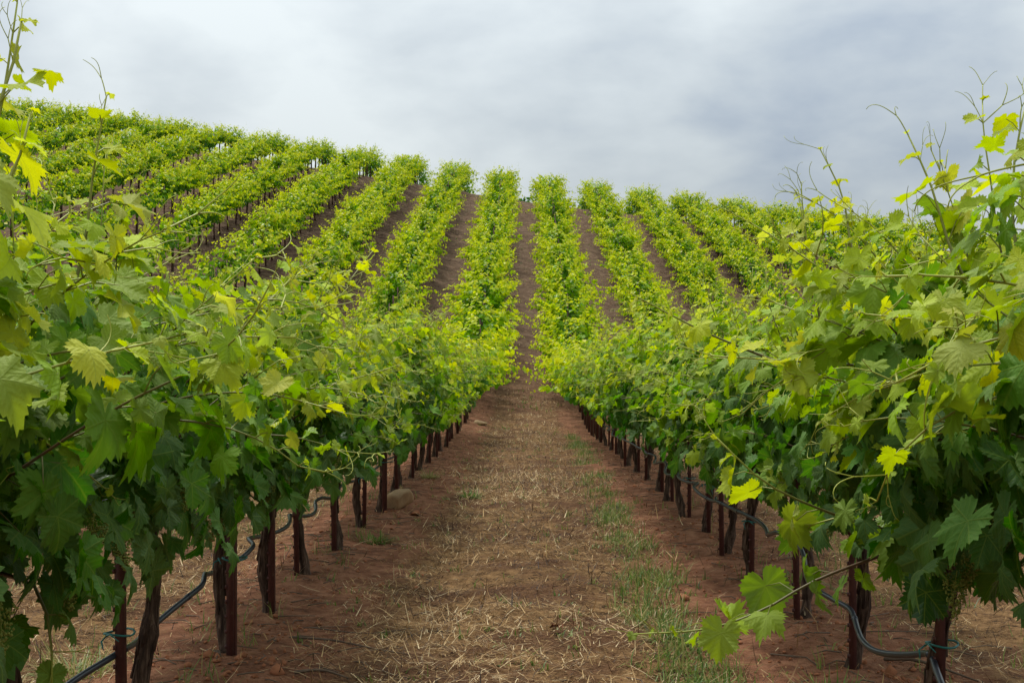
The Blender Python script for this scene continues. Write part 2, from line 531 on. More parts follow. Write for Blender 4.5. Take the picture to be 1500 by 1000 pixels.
def leaf_template(nth, rings, seed, lobe=1.0, teeth=0.05):
    rg = np.random.default_rng(seed)
    th, r = leaf_outline(nth, lobe, teeth, rg.uniform(-0.08, 0.08), seed)
    smooth_r = (np.roll(r, 1) + r + np.roll(r, -1)) / 3
    P = [np.array([[0.0, 0.0]])]
    for k in rings:
        rr = r if k == 1.0 else smooth_r * k
        P.append(np.stack([rr * np.sin(th), rr * np.cos(th)], 1))
    P = np.vstack(P)
    F = []
    j = np.arange(nth); j2 = (j + 1) % nth
    F.append(np.stack([np.zeros(nth, int), 1 + j2, 1 + j], 1))
    for q in range(len(rings) - 1):
        o0, o1 = 1 + q * nth, 1 + (q + 1) * nth
        F.append(np.stack([o0 + j, o0 + j2, o1 + j2], 1)); F.append(np.stack([o0 + j, o1 + j2, o1 + j], 1))
    F = np.vstack(F)
    x, y = P[:, 0], P[:, 1]
    rad = np.hypot(x, y); ang = np.arctan2(x, y)
    cup = rg.uniform(-0.55, 0.35); fold = rg.uniform(-0.10, 0.45); droop = rg.uniform(0.1, 0.85)
    z = cup * rad ** 2 + fold * np.abs(x) * 0.8
    z -= droop * np.clip(y, 0, 1) ** 2
    z += rg.uniform(0.10, 0.24) * rad ** 1.6 * np.sin(ang * rg.integers(4, 7) + rg.uniform(0, 6))
    z += 0.10 * rad ** 2 * np.sin(ang * 11 + rg.uniform(0, 6))
    twist = rg.uniform(-0.5, 0.5)
    z += twist * x * y
    V = np.stack([x, y, z], 1)
    # winding: normal towards +z
    return V, F[:, ::-1], np.stack([x, y], 1)


LEAF_MESH = []
for k in range(28):
    v, f, uv = leaf_template(64, (0.38, 0.72, 1.0), 100 + k, lobe=0.75 + 0.05 * (k % 6), teeth=0.05 + 0.012 * (k % 3))
    LEAF_MESH.append(mesh_np('leaf', v, f, M_LEAF, uv=uv))
LEAF_LOD = [leaf_template(22, (1.0,), 300 + k, lobe=1.0, teeth=0.09) for k in range(8)]
LEAF_FAR = []
for k in range(8):
    rg = np.random.default_rng(500 + k)
    c = rg.uniform(-0.15, 0.1); f_ = rg.uniform(0.0, 0.25); dr = rg.uniform(0.05, 0.4)
    v = np.array([[0, -0.12, 0], [0.40, -0.28, f_], [0.50, 0.25, f_ + c], [0, 0.62, -dr], [-0.50, 0.25, f_ + c], [-0.40, -0.28, f_]])
    LEAF_FAR.append((v, np.array([[0, 1, 2], [0, 2, 3], [0, 3, 4], [0, 4, 5]]), v[:, :2]))


def join_leaves(name, leaves, templates, mat, rng, with_uv=True):
    """leaves: list of (pos, R(3x3 columns side,tip,normal), size, age)"""
    Vs, Fs, As, Rs, Us = [], [], [], [], []
    if not len(leaves): return None
    pos = np.array([q[0] for q in leaves]); rot = np.array([q[1] for q in leaves])
    size = np.array([q[2] for q in leaves]); age = np.array([q[3] for q in leaves])
    pick = rng.integers(0, len(templates), len(leaves)); rnd = rng.random(len(leaves))
    n0 = 0
    for k, (tv, tf, tu) in enumerate(templates):
        s = np.where(pick == k)[0]
        if not len(s): continue
        W = np.einsum('nij,vj->nvi', rot[s] * size[s][:, None, None], tv) + pos[s][:, None, :]
        Vs.append(W.reshape(-1, 3)); nv = len(tv)
        Fs.append((tf[None] + (np.arange(len(s)) * nv)[:, None, None]).reshape(-1, 3) + n0)
        As.append(np.repeat(age[s], nv)); Rs.append(np.repeat(rnd[s], nv)); Us.append(np.tile(tu, (len(s), 1)))
        n0 += nv * len(s)
    return mesh_np(name, np.vstack(Vs), np.vstack(Fs), mat, {'age': np.concatenate(As), 'rnd': np.concatenate(Rs)},
                   uv=np.vstack(Us) if with_uv else None)


def unit(v):
    v = np.asarray(v, float); return v / (np.linalg.norm(v) + 1e-9)


def leaf_frame(nrm, tip):
    nrm = unit(nrm); tip = tip - nrm * np.dot(tip, nrm); tip = unit(tip)
    side = np.cross(tip, nrm)
    return np.stack([side, tip, nrm], 1)


# ------------------------------------------------------------------ growing one vine (local: row runs along y)
def shoot_leaves(rng, pts, n, L, s, leaves, petioles, tendrils, size0=0.118, age0=0.0, first=1, side_prob=0.75, tipped=True):
    flip = 1
    for i in range(first, n):
        f = i / (n - 1)
        p = pts[i]; T = unit(pts[min(i + 1, n - 1)] - pts[i - 1])
        flip = -flip
        out = unit([p[0] / 0.55, 0.0, (p[2] - 1.0) / 0.75])
        lat = unit(np.cross(T, [0, 0, 1]) + 1e-3) * flip
        pet = unit(lat * 0.8 + out * 0.7 + np.array([0, 0, 0.25]) + rng.normal(0, 0.35, 3))
        sz = size0 * np.interp(f, [0, 0.15, 0.5, 0.75, 0.9, 1.0], [0.8, 1.0, 1.0, 0.72, 0.42, 0.2]) * rng.uniform(0.62, 1.3)
        age = np.clip(age0 + np.interp(f, [0, 0.35, 0.7, 1.0], [0.08, 0.28, 0.62, 1.0]) + rng.normal(0, 0.09), 0, 1)
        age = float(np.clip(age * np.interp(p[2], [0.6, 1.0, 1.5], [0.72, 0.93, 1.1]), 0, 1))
        pl = sz * rng.uniform(0.45, 0.95)
        q = p + pet * pl + np.array([0, 0, -0.12 * pl])
        nrm = unit(out * 0.75 + np.array([0, 0, 0.55]) + rng.normal(0, 0.42, 3))
        tip = unit(pet * 0.45 + out * 0.35 + np.array([0, 0, -0.75]) + rng.normal(0, 0.3, 3))
        leaves.append((q, leaf_frame(nrm, tip), sz, age))
        petioles.append((p, q, f))
        if rng.random() < side_prob and f < 0.85:            # a lateral with a smaller leaf or two
            for _ in range(rng.integers(1, 3)):
                o2 = p + unit(out * 0.6 + rng.normal(0, 0.7, 3)) * rng.uniform(0.03, 0.10)
                nr = unit(out * 0.7 + np.array([0, 0, 0.5]) + rng.normal(0, 0.5, 3))
                tp = unit(out * 0.4 + np.array([0, 0, -0.7]) + rng.normal(0, 0.4, 3))
                leaves.append((o2, leaf_frame(nr, tp), size0 * rng.uniform(0.35, 0.75), float(np.clip(age + rng.normal(0.08, 0.12), 0, 1))))
        if rng.random() < 0.11 and f > 0.25:
            tendrils.append((p, unit(-lat + out * 0.4 + rng.normal(0, 0.3, 3)), rng.uniform(0.6, 1.1)))
    if tipped:
        T = unit(pts[-1] - pts[-3])
        for _ in range(2):
            tendrils.append((pts[-1 - _], unit(T + rng.normal(0, 0.35, 3)), rng.uniform(0.4, 0.75)))


def grow(rng, nsh=17, z0=0.72, vig=1.0, wide=0.46, tallp=0.22, skirt=0.52, hangp=0.10, side=0.75, splay=(0.08, 0.75), ztop=9.0):
    shoots, leaves, petioles, tendrils = [], [], [], []
    for k in range(nsh):
        y0 = -0.58 + 1.16 * (k + rng.uniform(0.1, 0.9)) / nsh
        s = 1 if k % 2 == 0 else -1
        p = np.array([0.02 * s, y0, z0 + rng.uniform(0, 0.06)])
        hang = rng.random() < hangp
        tall = rng.random() < tallp
        if hang: d = unit([s * rng.uniform(0.8, 1.2), rng.uniform(-0.5, 0.5), 0.45])
        else: d = unit([s * rng.uniform(*splay), rng.uniform(-0.35, 0.35), 1.0])
        n = int(rng.integers(16, 23) * vig * (0.85 if hang else 1.18 if tall else 1.0))
        pts = [p]
        droop = rng.uniform(0.085, 0.12) if hang else (rng.uniform(0.012, 0.03) if tall else rng.uniform(0.03, 0.062))
        w = rng.normal(0, 0.05, 3)
        for i in range(n):
            g = droop * (0.35 + 1.3 * i / n)
            w = w * 0.8 + rng.normal(0, 0.035, 3)
            d = unit(d + np.array([s * 0.012 - s * 0.30 * max(0.0, abs(pts[-1][0]) - wide), 0, -g]) + w)
            if pts[-1][2] < 0.70 + 0.35 * abs(pts[-1][0]) and d[2] < 0: d = unit(d * np.array([0.4, 1, 0.1]))
            pts.append(pts[-1] + d * 0.056)
            if i > 6 and pts[-1][2] > ztop: break
            if i > 3 and pts[-1][2] < skirt + 0.45 * abs(pts[-1][0]): break
        pts = np.array(pts); n = len(pts)
        shoots.append((pts, np.linspace(0.0043, 0.0014, n), np.linspace(0.0, 1.0, n) ** 1.5))
        shoot_leaves(rng, pts, n, None, s, leaves, petioles, tendrils, side_prob=side)
    # basal leaves hanging round the cordon
    for _ in range(170):
        s = rng.choice([-1, 1])
        q = np.array([s * rng.uniform(0.05, 0.42), rng.uniform(-0.58, 0.58), z0 + rng.uniform(-0.18, 0.36)])
        out = np.array([s, 0, 0.1])
        leaves.append((q, leaf_frame(unit(out + [0, 0, 0.35] + rng.normal(0, 0.35, 3)), unit(np.array([s * 0.3, 0, -1]) + rng.normal(0, 0.3, 3))),
                       0.118 * rng.uniform(0.7, 1.25), float(np.clip(rng.normal(0.10, 0.07), 0, 1))))
    leaves = [q for q in leaves if q[0][2] - 0.3 * q[2] > skirt - 0.10 + 0.55 * abs(q[0][0]) + rng.normal(0, 0.05)]
    return shoots, leaves, petioles, tendrils


def shoot_mesh(pts, rad, ages, pets):
    mb = MB()
    mb.tube(pts, rad, 5, ages)
    for (p, q, f) in pets:
        mid = (p + q) / 2 + np.array([0, 0, 0.12 * np.linalg.norm(q - p)])
        mb.tube(np.array([p, mid, q]), [0.0017, 0.0014, 0.0012], 4, 0.35 + 0.6 * f, cap=False)
    return mb.mesh('shoot', M_SHOOT)


def tendril_mesh(seed):
    rng = np.random.default_rng(seed)
    mb = MB()
    def arm(p, d, L, curl, r0, r1):
        pts = [p]; ax = unit(rng.normal(0, 1, 3)); n = 9
        for i in range(n):
            a = curl * (i / n) ** 2.2
            q = Quaternion(Vector(ax), a)
            d = np.array(q @ Vector(d)); pts.append(pts[-1] + d * L / n)
        mb.tube(np.array(pts), np.linspace(r0, r1, n + 1), 4, np.linspace(0.9, 1.0, n + 1))
        return pts
    st = arm(np.zeros(3), np.array([0, 0, 1.0]), 0.075, rng.uniform(-0.12, 0.12), 0.0019, 0.0017)
    d = unit(st[-1] - st[-2]); sd_ = unit(np.cross(d, rng.normal(0, 1, 3)))
    arm(st[-1], unit(d + 0.35 * sd_), rng.uniform(0.07, 0.12), rng.uniform(0.4, 1.1), 0.0016, 0.0009)
    arm(st[-1], unit(d - 0.45 * sd_), rng.uniform(0.05, 0.09), rng.uniform(-1.2, -0.3), 0.0015, 0.0009)
    return mb.mesh('tendril', M_SHOOT)


TENDRIL = [tendril_mesh(40 + k) for k in range(10)]


def trunk_mesh(rng, h=0.74, fine=True, arms=True):
    mb = MB()
    n, k = (22, 12) if fine else (7, 6)
    zz = np.linspace(-0.06, h, n)
    ph = rng.uniform(0, 6, 2)
    P = np.stack([0.022 * (np.sin(zz * 8 + ph[0]) - math.sin(ph[0])), 0.026 * (np.sin(zz * 6 + ph[1]) - math.sin(ph[1])), zz], 1)
    R = np.interp(zz, [-0.06, 0.0, 0.06, 0.4, h - 0.08, h], [0.046, 0.035, 0.026, 0.022, 0.027, 0.030])
    R = R * (1 + (0.14 * np.sin(zz * 23 + ph[0]) + 0.10 * np.sin(zz * 41 + ph[1])) * (1 if fine else 0))
    mb.tube(P, R, k, 0, 0.10 if fine else 0.0, rng, 0.12)
    if arms:
        top = P[-1] + np.array([0, 0, -0.03])
        for s in (-1, 1):
            m_ = 9 if fine else 4
            t = np.linspace(0, 1, m_)
            A = np.stack([top[0] + 0.02 * np.sin(t * 5), top[1] + s * 0.56 * t, top[2] + 0.05 * np.sin(t * 2.2) + 0.015 * np.sin(t * 9)], 1)
            mb.tube(A, np.linspace(0.027, 0.012, m_), 8 if fine else 5, 0, 0.12 if fine else 0, rng)
    if fine:                                               # loose strips of peeling bark
        for _ in range(16):
            a = rng.uniform(0, 6.28); z1 = rng.uniform(0.05, h - 0.2); L = rng.uniform(0.08, 0.22)
            t = np.linspace(0, 1, 5); zz2 = z1 + L * t
            rr = np.interp(zz2, zz, R) * 1.02 + 0.010 * (t - 0.5) ** 2
            c = np.stack([np.interp(zz2, zz, P[:, 0]) + rr * np.cos(a + 0.2 * t), np.interp(zz2, zz, P[:, 1]) + rr * np.sin(a + 0.2 * t), zz2], 1)
            mb.tube(c, np.linspace(0.0055, 0.003, 5), 4, 0)
    return mb.mesh('trunk', M_BARK)


TRUNK_FINE = [trunk_mesh(np.random.default_rng(70 + k)) for k in range(6)]
TRUNK_FAR = [trunk_mesh(np.random.default_rng(90 + k), fine=False) for k in range(3)]


def stake_parts(rng, h=1.2):
    post = MB()
    # angle section: two flanges
    post.box((0.0, 0.0, h / 2 - 0.12), (0.0145, 0.0028, h / 2 + 0.12))
    post.box((0.0116, 0.0160, h / 2 - 0.12), (0.0028, 0.0130, h / 2 + 0.1185))
    studs = MB()
    for z in np.arange(0.06, h, 0.058):
        studs.box((-0.0160, 0.0, z), (0.0045, 0.0045, 0.007))
    return post.mesh('post', M_STAKE, smooth=False), studs.mesh('studs', M_STAKE, smooth=False)


STAKE_POST, STAKE_STUD = stake_parts(np.random.default_rng(5))
_b = MB(); _b.box((0, 0, 0.55), (0.017, 0.017, 0.67)); STAKE_FAR = _b.mesh('stake', M_STAKE, smooth=False)


def tie_mesh():
    mb = MB()
    a = np.linspace(0, 2 * math.pi, 15)
    mb.tube(np.stack([0.046 * np.cos(a), 0.030 + 0.052 * np.sin(a), 0.004 * np.sin(2 * a)], 1), 0.0035, 5)
    mb.tube(np.array([[-0.04, -0.01, 0], [-0.055, -0.03, -0.012], [-0.05, -0.045, -0.035]]), [0.0032, 0.003, 0.002], 4)
    mb.tube(np.array([[-0.04, -0.01, 0], [-0.03, -0.035, 0.008], [-0.005, -0.05, -0.012]]), [0.0032, 0.003, 0.002], 4)
    return mb.mesh('tie', M_TIE)


TIE = tie_mesh()


def cluster_mesh(seed):
    rng = np.random.default_rng(seed)
    mb = MB()
    stem = np.array([[0, 0, 0], [0.004, 0.002, -0.03], [0.0, 0.005, -0.07], [0.003, 0.004, -0.105]])
    mb.tube(stem, [0.0016, 0.0015, 0.0012, 0.0008], 4)
    oct_v = np.array([[1, 0, 0], [-1, 0, 0], [0, 1, 0], [0, -1, 0], [0, 0, 1], [0, 0, -1]], float)
    oct_f = np.array([[0, 2, 4, 4], [2, 1, 4, 4], [1, 3, 4, 4], [3, 0, 4, 4], [2, 0, 5, 5], [1, 2, 5, 5], [3, 1, 5, 5], [0, 3, 5, 5]])
    for _ in range(190):
        f = rng.random() ** 0.8
        z = -0.015 - 0.095 * f
        r = (0.030 * (1 - f) + 0.008) * math.sqrt(rng.random())
        a = rng.uniform(0, 6.28)
        mb.add(oct_v * rng.uniform(0.0024, 0.0040) + np.array([r * math.cos(a), r * math.sin(a), z + rng.normal(0, 0.004)]), oct_f)
    return mb.mesh('flower_cluster', M_FLOWER)


CLUSTER = [cluster_mesh(7 + k) for k in range(3)]

# ------------------------------------------------------------------ projection used only to decide which repeats show largest
_cp, _sp = math.cos(PITCH), math.sin(PITCH)
_cy, _sy = math.cos(YAW), math.sin(YAW)


def project(P):
    P = np.atleast_2d(np.asarray(P, float)) - np.array([0, 0, CAM_H])
    xr = P[:, 0] * _cy + P[:, 1] * _sy
    yr = -P[:, 0] * _sy + P[:, 1] * _cy
    d = yr * _cp + P[:, 2] * _sp
    u = -yr * _sp + P[:, 2] * _cp
    d = np.maximum(d, 1e-3)
    return 750 + FPX * xr / d, 500 - FPX * u / d, d


# ------------------------------------------------------------------ the vines that line the path, near part: every shoot and leaf
NEAR_END = 22.0
ORD = ['first', 'second', 'third', 'fourth', 'fifth', 'sixth', 'seventh', 'eighth', 'ninth', 'tenth', 'eleventh', 'twelfth',
       'thirteenth', 'fourteenth', 'fifteenth', 'sixteenth', 'seventeenth', 'eighteenth', 'nineteenth', 'twentieth', 'twenty-first']
ys_left = [1.98, 3.10, 4.25, 5.41, 6.40, 7.55, 8.60, 9.90, 11.05]
ys_right = [1.80, 2.95, 4.10, 5.25, 6.25, 7.40, 8.40, 9.50, 10.65]
for lst in (ys_left, ys_right):
    while lst[-1] + STEP < NEAR_END: lst.append(lst[-1] + STEP)

# shoots that the photograph shows reaching out of the canopy (world coordinates, base to tip)
HERO = {
    ('R', 2.95): [
        ([(1.16, 3.05, 1.02), (1.02, 3.12, 1.10), (0.86, 3.2, 1.155), (0.66, 3.28, 1.175), (0.46, 3.36, 1.19)], 0.13, 0.30, 0.0),
        ([(1.15, 2.95, 1.2), (1.08, 3.0, 1.4), (1.09, 3.05, 1.6), (1.13, 3.08, 1.76)], 0.11, 0.45, 1.0),
        ([(1.12, 3.2, 1.2), (1.02, 3.25, 1.42), (0.98, 3.3, 1.6), (0.94, 3.35, 1.73)], 0.10, 0.4, 1.0),
    ],
    ('R', 4.1): [
        ([(1.1, 3.9, 0.70), (0.95, 3.75, 0.73), (0.80, 3.65, 0.78), (0.63, 3.6, 0.86), (0.50, 3.6, 0.98)], 0.15, 0.48, 0.0),
        ([(1.1, 4.0, 0.64), (0.82, 3.85, 0.57), (0.66, 3.82, 0.49), (0.50, 3.8, 0.44), (0.30, 3.78, 0.43)], 0.125, 0.50, 0.0),
        ([(1.0, 4.1, 1.1), (0.75, 4.05, 1.18), (0.52, 4.0, 1.27), (0.30, 3.95, 1.38)], 0.10, 0.35, 0.0),
        ([(1.1, 4.2, 1.2), (1.02, 4.25, 1.5), (1.0, 4.3, 1.7), (0.94, 4.35, 1.86)], 0.10, 0.45, 1.0),
    ],
    ('R', 5.25): [
        ([(1.1, 5.0, 1.2), (1.05, 5.0, 1.5), (1.02, 5.0, 1.7), (1.01, 5.0, 1.84)], 0.10, 0.45, 1.0),
        ([(1.2, 5.4, 1.2), (1.1, 5.45, 1.5), (1.12, 5.5, 1.7), (1.1, 5.5, 1.88)], 0.09, 0.45, 1.0),
    ],
    ('L', 3.10): [
        ([(-1.1, 3.2, 1.2), (-1.04, 3.2, 1.45), (-1.02, 3.2, 1.62), (-0.99, 3.2, 1.80)], 0.11, 0.45, 1.0),
        ([(-1.15, 2.95, 0.72), (-1.02, 2.85, 0.70), (-0.98, 2.82, 0.60), (-0.97, 2.8, 0.50)], 0.135, 0.0, 0.0),
        ([(-1.15, 2.85, 1.2), (-1.12, 2.8, 1.5), (-1.08, 2.8, 1.72), (-1.06, 2.82, 1.92)], 0.10, 0.45, 1.0),
    ],
    ('L', 1.98): [
        ([(-0.98, 2.0, 1.2), (-0.87, 2.05, 1.42), (-0.81, 2.1, 1.58), (-0.79, 2.12, 1.70)], 0.11, 0.35, 0.0),
        ([(-0.98, 2.1, 1.15), (-0.90, 2.2, 1.35), (-0.85, 2.25, 1.48), (-0.83, 2.27, 1.58)], 0.13, 0.35, 0.0),
    ],
    ('L', 4.25): [
        ([(-1.1, 4.1, 1.1), (-0.98, 4.3, 1.25), (-0.86, 4.6, 1.40), (-0.80, 4.9, 1.52)], 0.12, 0.3, 0.0),
    ],
    ('L', 6.4): [
        ([(-1.1, 6.2, 1.1), (-0.95, 6.4, 1.4), (-0.85, 6.7, 1.62), (-0.78, 7.0, 1.78)], 0.11, 0.4, 0.0),
    ],
}


def resample(P, step):
    P = np.asarray(P, float)
    # Catmull-Rom then even steps
    Q = np.vstack([2 * P[0] - P[1], P, 2 * P[-1] - P[-2]]); out = []
    for i in range(1, len(Q) - 2):
        for t in np.linspace(0, 1, 12, endpoint=False):
            a, b, c, d = Q[i - 1], Q[i], Q[i + 1], Q[i + 2]
            out.append(0.5 * (2 * b + (c - a) * t + (2 * a - 5 * b + 4 * c - d) * t * t + (3 * b - 3 * c + d - a) * t ** 3))
    out.append(P[-1]); out = np.array(out)
    s = np.concatenate([[0], np.cumsum(np.linalg.norm(np.diff(out, axis=0), axis=1))])
    u = np.linspace(0, s[-1], max(4, int(s[-1] / step)))
    return np.stack([np.interp(u, s, out[:, k]) for k in range(3)], 1)


near = []
for side, xr, ys in (('L', XL, ys_left), ('R', XR, ys_right)):
    for i, y in enumerate(ys):
        rng = np.random.default_rng(1000 + i * 7 + (500 if side == 'R' else 0))
        x = xr + rng.normal(0, 0.015)
        base = np.array([x, y, float(H(x, y)) + 0.02])
        shoots, leaves, pets, tends = grow(rng, nsh=34 if y < 14 else 24, vig=0.90 if y < 3.5 else 0.74 if y < 9.5 else 0.86, hangp=0.0 if y < 3.5 else 0.08, side=0.95 if y < 9.5 else 0.75, tallp=0.0 if y < 2.5 else 0.12, wide=0.38 if y < 3.5 else 0.44 if y < 12 else 0.56, skirt=0.56 if y < 6 else 0.50, ztop=1.48 if y < 2.5 else 9.0)
        # petioles are grouped per shoot by order of growth
        rec = dict(side=side, i=i, y=y, base=base, shoots=shoots, leaves=leaves, pets=pets, tends=tends, rng=rng, hero=[])
        for (P, size0, age0, tipf) in HERO.get((side, y), []):
            pts = resample(np.array(P) - base, 0.06)
            hp = []
            before = len(tends)
            shoot_leaves(rng, pts, len(pts), None, -1 if side == 'R' else 1, leaves, hp, tends, size0, age0, 1, 0.15, True)
            rec['hero'].append((pts, np.linspace(0.0058, 0.0019, len(pts)), np.linspace(0.10 if tipf == 0 else 0.4, 0.95, len(pts)), hp))
        near.append(rec)

# which leaves show: a coarse depth buffer over leaf discs
SC = 0.5
buf = np.zeros((int(1000 * SC), int(1500 * SC)), bool)
allL = []
for vi, rec in enumerate(near):
    for li, (p, R, s, a) in enumerate(rec['leaves']):
        allL.append((vi, li))
C = np.array([near[v]['base'] + near[v]['leaves'][q][0] + near[v]['leaves'][q][1][:, 1] * 0.12 * near[v]['leaves'][q][2] for v, q in allL])
Nn = np.array([near[v]['leaves'][q][1][:, 2] for v, q in allL])
Sz = np.array([near[v]['leaves'][q][2] for v, q in allL])
px, py, pd = project(C)
view = C - np.array([0, 0, CAM_H]); view /= np.linalg.norm(view, axis=1)[:, None]
facing = np.abs((Nn * view).sum(1))
rad = 0.40 * Sz * FPX / pd * np.sqrt(np.clip(facing, 0.15, 1)) * SC
vis = np.zeros(len(allL))
for k in np.argsort(pd):
    if pd[k] < 0.3: continue
    cx, cy, r = px[k] * SC, py[k] * SC, rad[k]
    x0, x1 = int(max(0, cx - r)), int(min(buf.shape[1], cx + r + 1)); y0, y1 = int(max(0, cy - r)), int(min(buf.shape[0], cy + r + 1))
    if x0 >= x1 or y0 >= y1: continue
    gxx = np.arange(x0, x1)[None, :] + 0.5 - cx; gyy = np.arange(y0, y1)[:, None] + 0.5 - cy
    disc = gxx * gxx + gyy * gyy <= r * r
    sub = buf[y0:y1, x0:x1]
    vis[k] = (disc & ~sub).sum()
    sub |= disc
show = {}
for k, (v, q) in enumerate(allL): show.setdefault(v, []).append((vis[k], q))

SIDE_TXT = {'L': 'in the boulder-side row', 'R': 'in the grass-strip row'}
EDGE = {('L', 1.98): 'grapevine closest to the camera before the boulder-side row, only its outer leaves in view',
        ('L', 3.10): 'large-leaved grapevine before the first boulder-side trunk, its own trunk out of frame',
        ('R', 1.80): 'grapevine closest to the camera before the grass-strip row, only its outer leaves in view',
        ('R', 2.95): 'grapevine with long reddish cane reaching over the path, trunk out of frame'}
n_leaf_parts = 0
for vi, rec in enumerate(near):
    side, i, y, rng = rec['side'], rec['i'], rec['y'], rec['rng']
    root = empty('grapevine', tuple(rec['base']))
    lab = EDGE.get((side, y)) or f'leafy green grapevine, {ORD[i - 2]} visible trunk from the camera {SIDE_TXT[side]}'
    tag(root, lab, 'grapevine', 'grapevines lining the dirt path')
    link('trunk', TRUNK_FINE[int(rng.integers(0, len(TRUNK_FINE)))], root).rotation_euler = (0, 0, rng.choice([0, math.pi]))
    # shoots with their petioles
    pi = 0
    for (pts, r_, a_) in rec['shoots']:
        ps = rec['pets'][pi:pi + len(pts) - 1]; pi += len(pts) - 1
        link('shoot', shoot_mesh(pts, r_, a_, ps), root)
    for (pts, r_, a_, hp) in rec['hero']:
        link('shoot', shoot_mesh(pts, r_, a_, hp), root)
    lst = sorted(show[vi], reverse=True)
    chosen = [q for (c, q) in lst[:300] if c >= 3.0]
    cs = set(chosen)
    for q in chosen:
        p, R, s, a = rec['leaves'][q]
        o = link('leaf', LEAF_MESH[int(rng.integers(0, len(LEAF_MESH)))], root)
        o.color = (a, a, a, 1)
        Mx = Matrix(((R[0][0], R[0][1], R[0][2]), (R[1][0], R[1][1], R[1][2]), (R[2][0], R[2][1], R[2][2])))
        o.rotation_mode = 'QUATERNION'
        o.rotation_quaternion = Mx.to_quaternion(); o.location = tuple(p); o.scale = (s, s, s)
    n_leaf_parts += len(chosen)
    rest = [rec['leaves'][q] for q in range(len(rec['leaves'])) if q not in cs]
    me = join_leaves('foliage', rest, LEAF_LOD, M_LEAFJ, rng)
    if me: tag(link('foliage', me, root), kind='stuff')
    if y < 14:
        for (p, d, s) in rec['tends']:
            o = link('tendril', TENDRIL[int(rng.integers(0, len(TENDRIL)))], root, tuple(p))
            o.rotation_mode = 'QUATERNION'
            qd = Vector((0, 0, 1)).rotation_difference(Vector(d)) @ Quaternion((0, 0, 1), rng.uniform(0, 6.28))
            o.rotation_quaternion = qd; o.scale = (s * (0.8 if y < 2.5 else 1.1),) * 3
    if y < 8:
        for _ in range(4):
            sx = 1 if side == 'L' else -1
            o = link('flower_cluster', CLUSTER[int(rng.integers(0, 3))], root,
                     (sx * rng.uniform(0.16, 0.30), rng.uniform(-0.5, 0.5), rng.uniform(0.66, 0.84)))
            o.rotation_euler = (rng.uniform(-0.4, 0.4), rng.uniform(-0.4, 0.4), rng.uniform(0, 6))
    # the stake that carries it
    if y > 3.5:
        st = empty('metal_stake', (rec['base'][0] + rng.choice([-1, 1]) * rng.uniform(0.01, 0.05), y - 0.06 + rng.uniform(-0.02, 0.02), rec['base'][2]))
        st.rotation_euler = (rng.normal(0, 0.012), rng.normal(0, 0.012), rng.normal(0, 0.25))
        tag(st, f'rust red metal stake tied to the {ORD[i - 2]} visible trunk {SIDE_TXT[side]}', 'stake', 'rust red stakes lining the dirt path')
        link('post', STAKE_POST, st)
        if y < 16: tag(link('studs', STAKE_STUD, st), kind='stuff')
        if y < 16 and rng.random() < 0.75:
            o = link('tie', TIE, st, (0.0, 0.0, rng.uniform(0.28, 0.5)))
            o.rotation_euler = (0, 0, rng.normal(0, 0.3))
print('leaf parts', n_leaf_parts)

# ------------------------------------------------------------------ the rows that climb the hill
def far_proto(seed, nsh, keep):
    rng = np.random.default_rng(seed)
    shoots, leaves, _, _ = grow(rng, nsh=nsh, vig=1.0, wide=0.50, tallp=0.42, splay=(0.28, 0.85))
    if len(leaves) > keep:
        leaves = [leaves[q] for q in rng.choice(len(leaves), keep, replace=False)]
    leaves = [(p, R, s * 1.2, min(1.0, a * 1.08 + 0.10)) for (p, R, s, a) in leaves if p[2] > 0.76]
    return leaves


PROTO = [far_proto(2000 + k, 23, 950) for k in range(8)]
PROTO_MESH = [join_leaves('foliage', L, LEAF_FAR, M_LEAFF, np.random.default_rng(30 + k), False) for k, L in enumerate(PROTO)]

far = []
for k in range(-13, 13):
    x0 = XL - k * ROW if k >= 0 else XR + (-k - 1) * ROW
    y = NEAR_END + 0.4 if k in (0, -1) else 9.0
    if k == 0: y = ys_left[-1] + STEP
    if k == -1: y = ys_right[-1] + STEP
    rng = np.random.default_rng(4000 + k)
    y += 0 if k in (0, -1) else rng.uniform(0, STEP)
    while y < 90:
        x = x0 + rng.normal(0, 0.03)
        z = float(H(x, y))
        u, v, d = project([[x, y, z + 1.2]])
        if -260 < u[0] < 1760 and v[0] > -100:
            far.append(dict(k=k, x=x, y=y + rng.normal(0, 0.04), z=z, d=d[0], pr=int(rng.integers(0, 8)), s=rng.uniform(0.86, 1.12), flip=rng.random() < 0.5, rng=rng.random()))
        y += STEP

# coarse depth buffer of canopy slabs (near rows first, then the rest front to back)
buf = np.zeros((1000, 1500), bool)
for rec in near:
    b = rec['base']
    u, v, d = project([[b[0] - 0.5, rec['y'], 0.62], [b[0] + 0.5, rec['y'], 1.6]])
    buf[int(np.clip(v[1], 0, 999)):int(np.clip(v[0], 0, 999)), int(np.clip(u[0], 0, 1499)):int(np.clip(u[1], 0, 1499))] = True


def terrain_clear(x, y, z):
    t = np.linspace(0.05, 0.97, 60)
    return np.all(H(x * t, y * t) < CAM_H + (z - CAM_H) * t + 0.05)


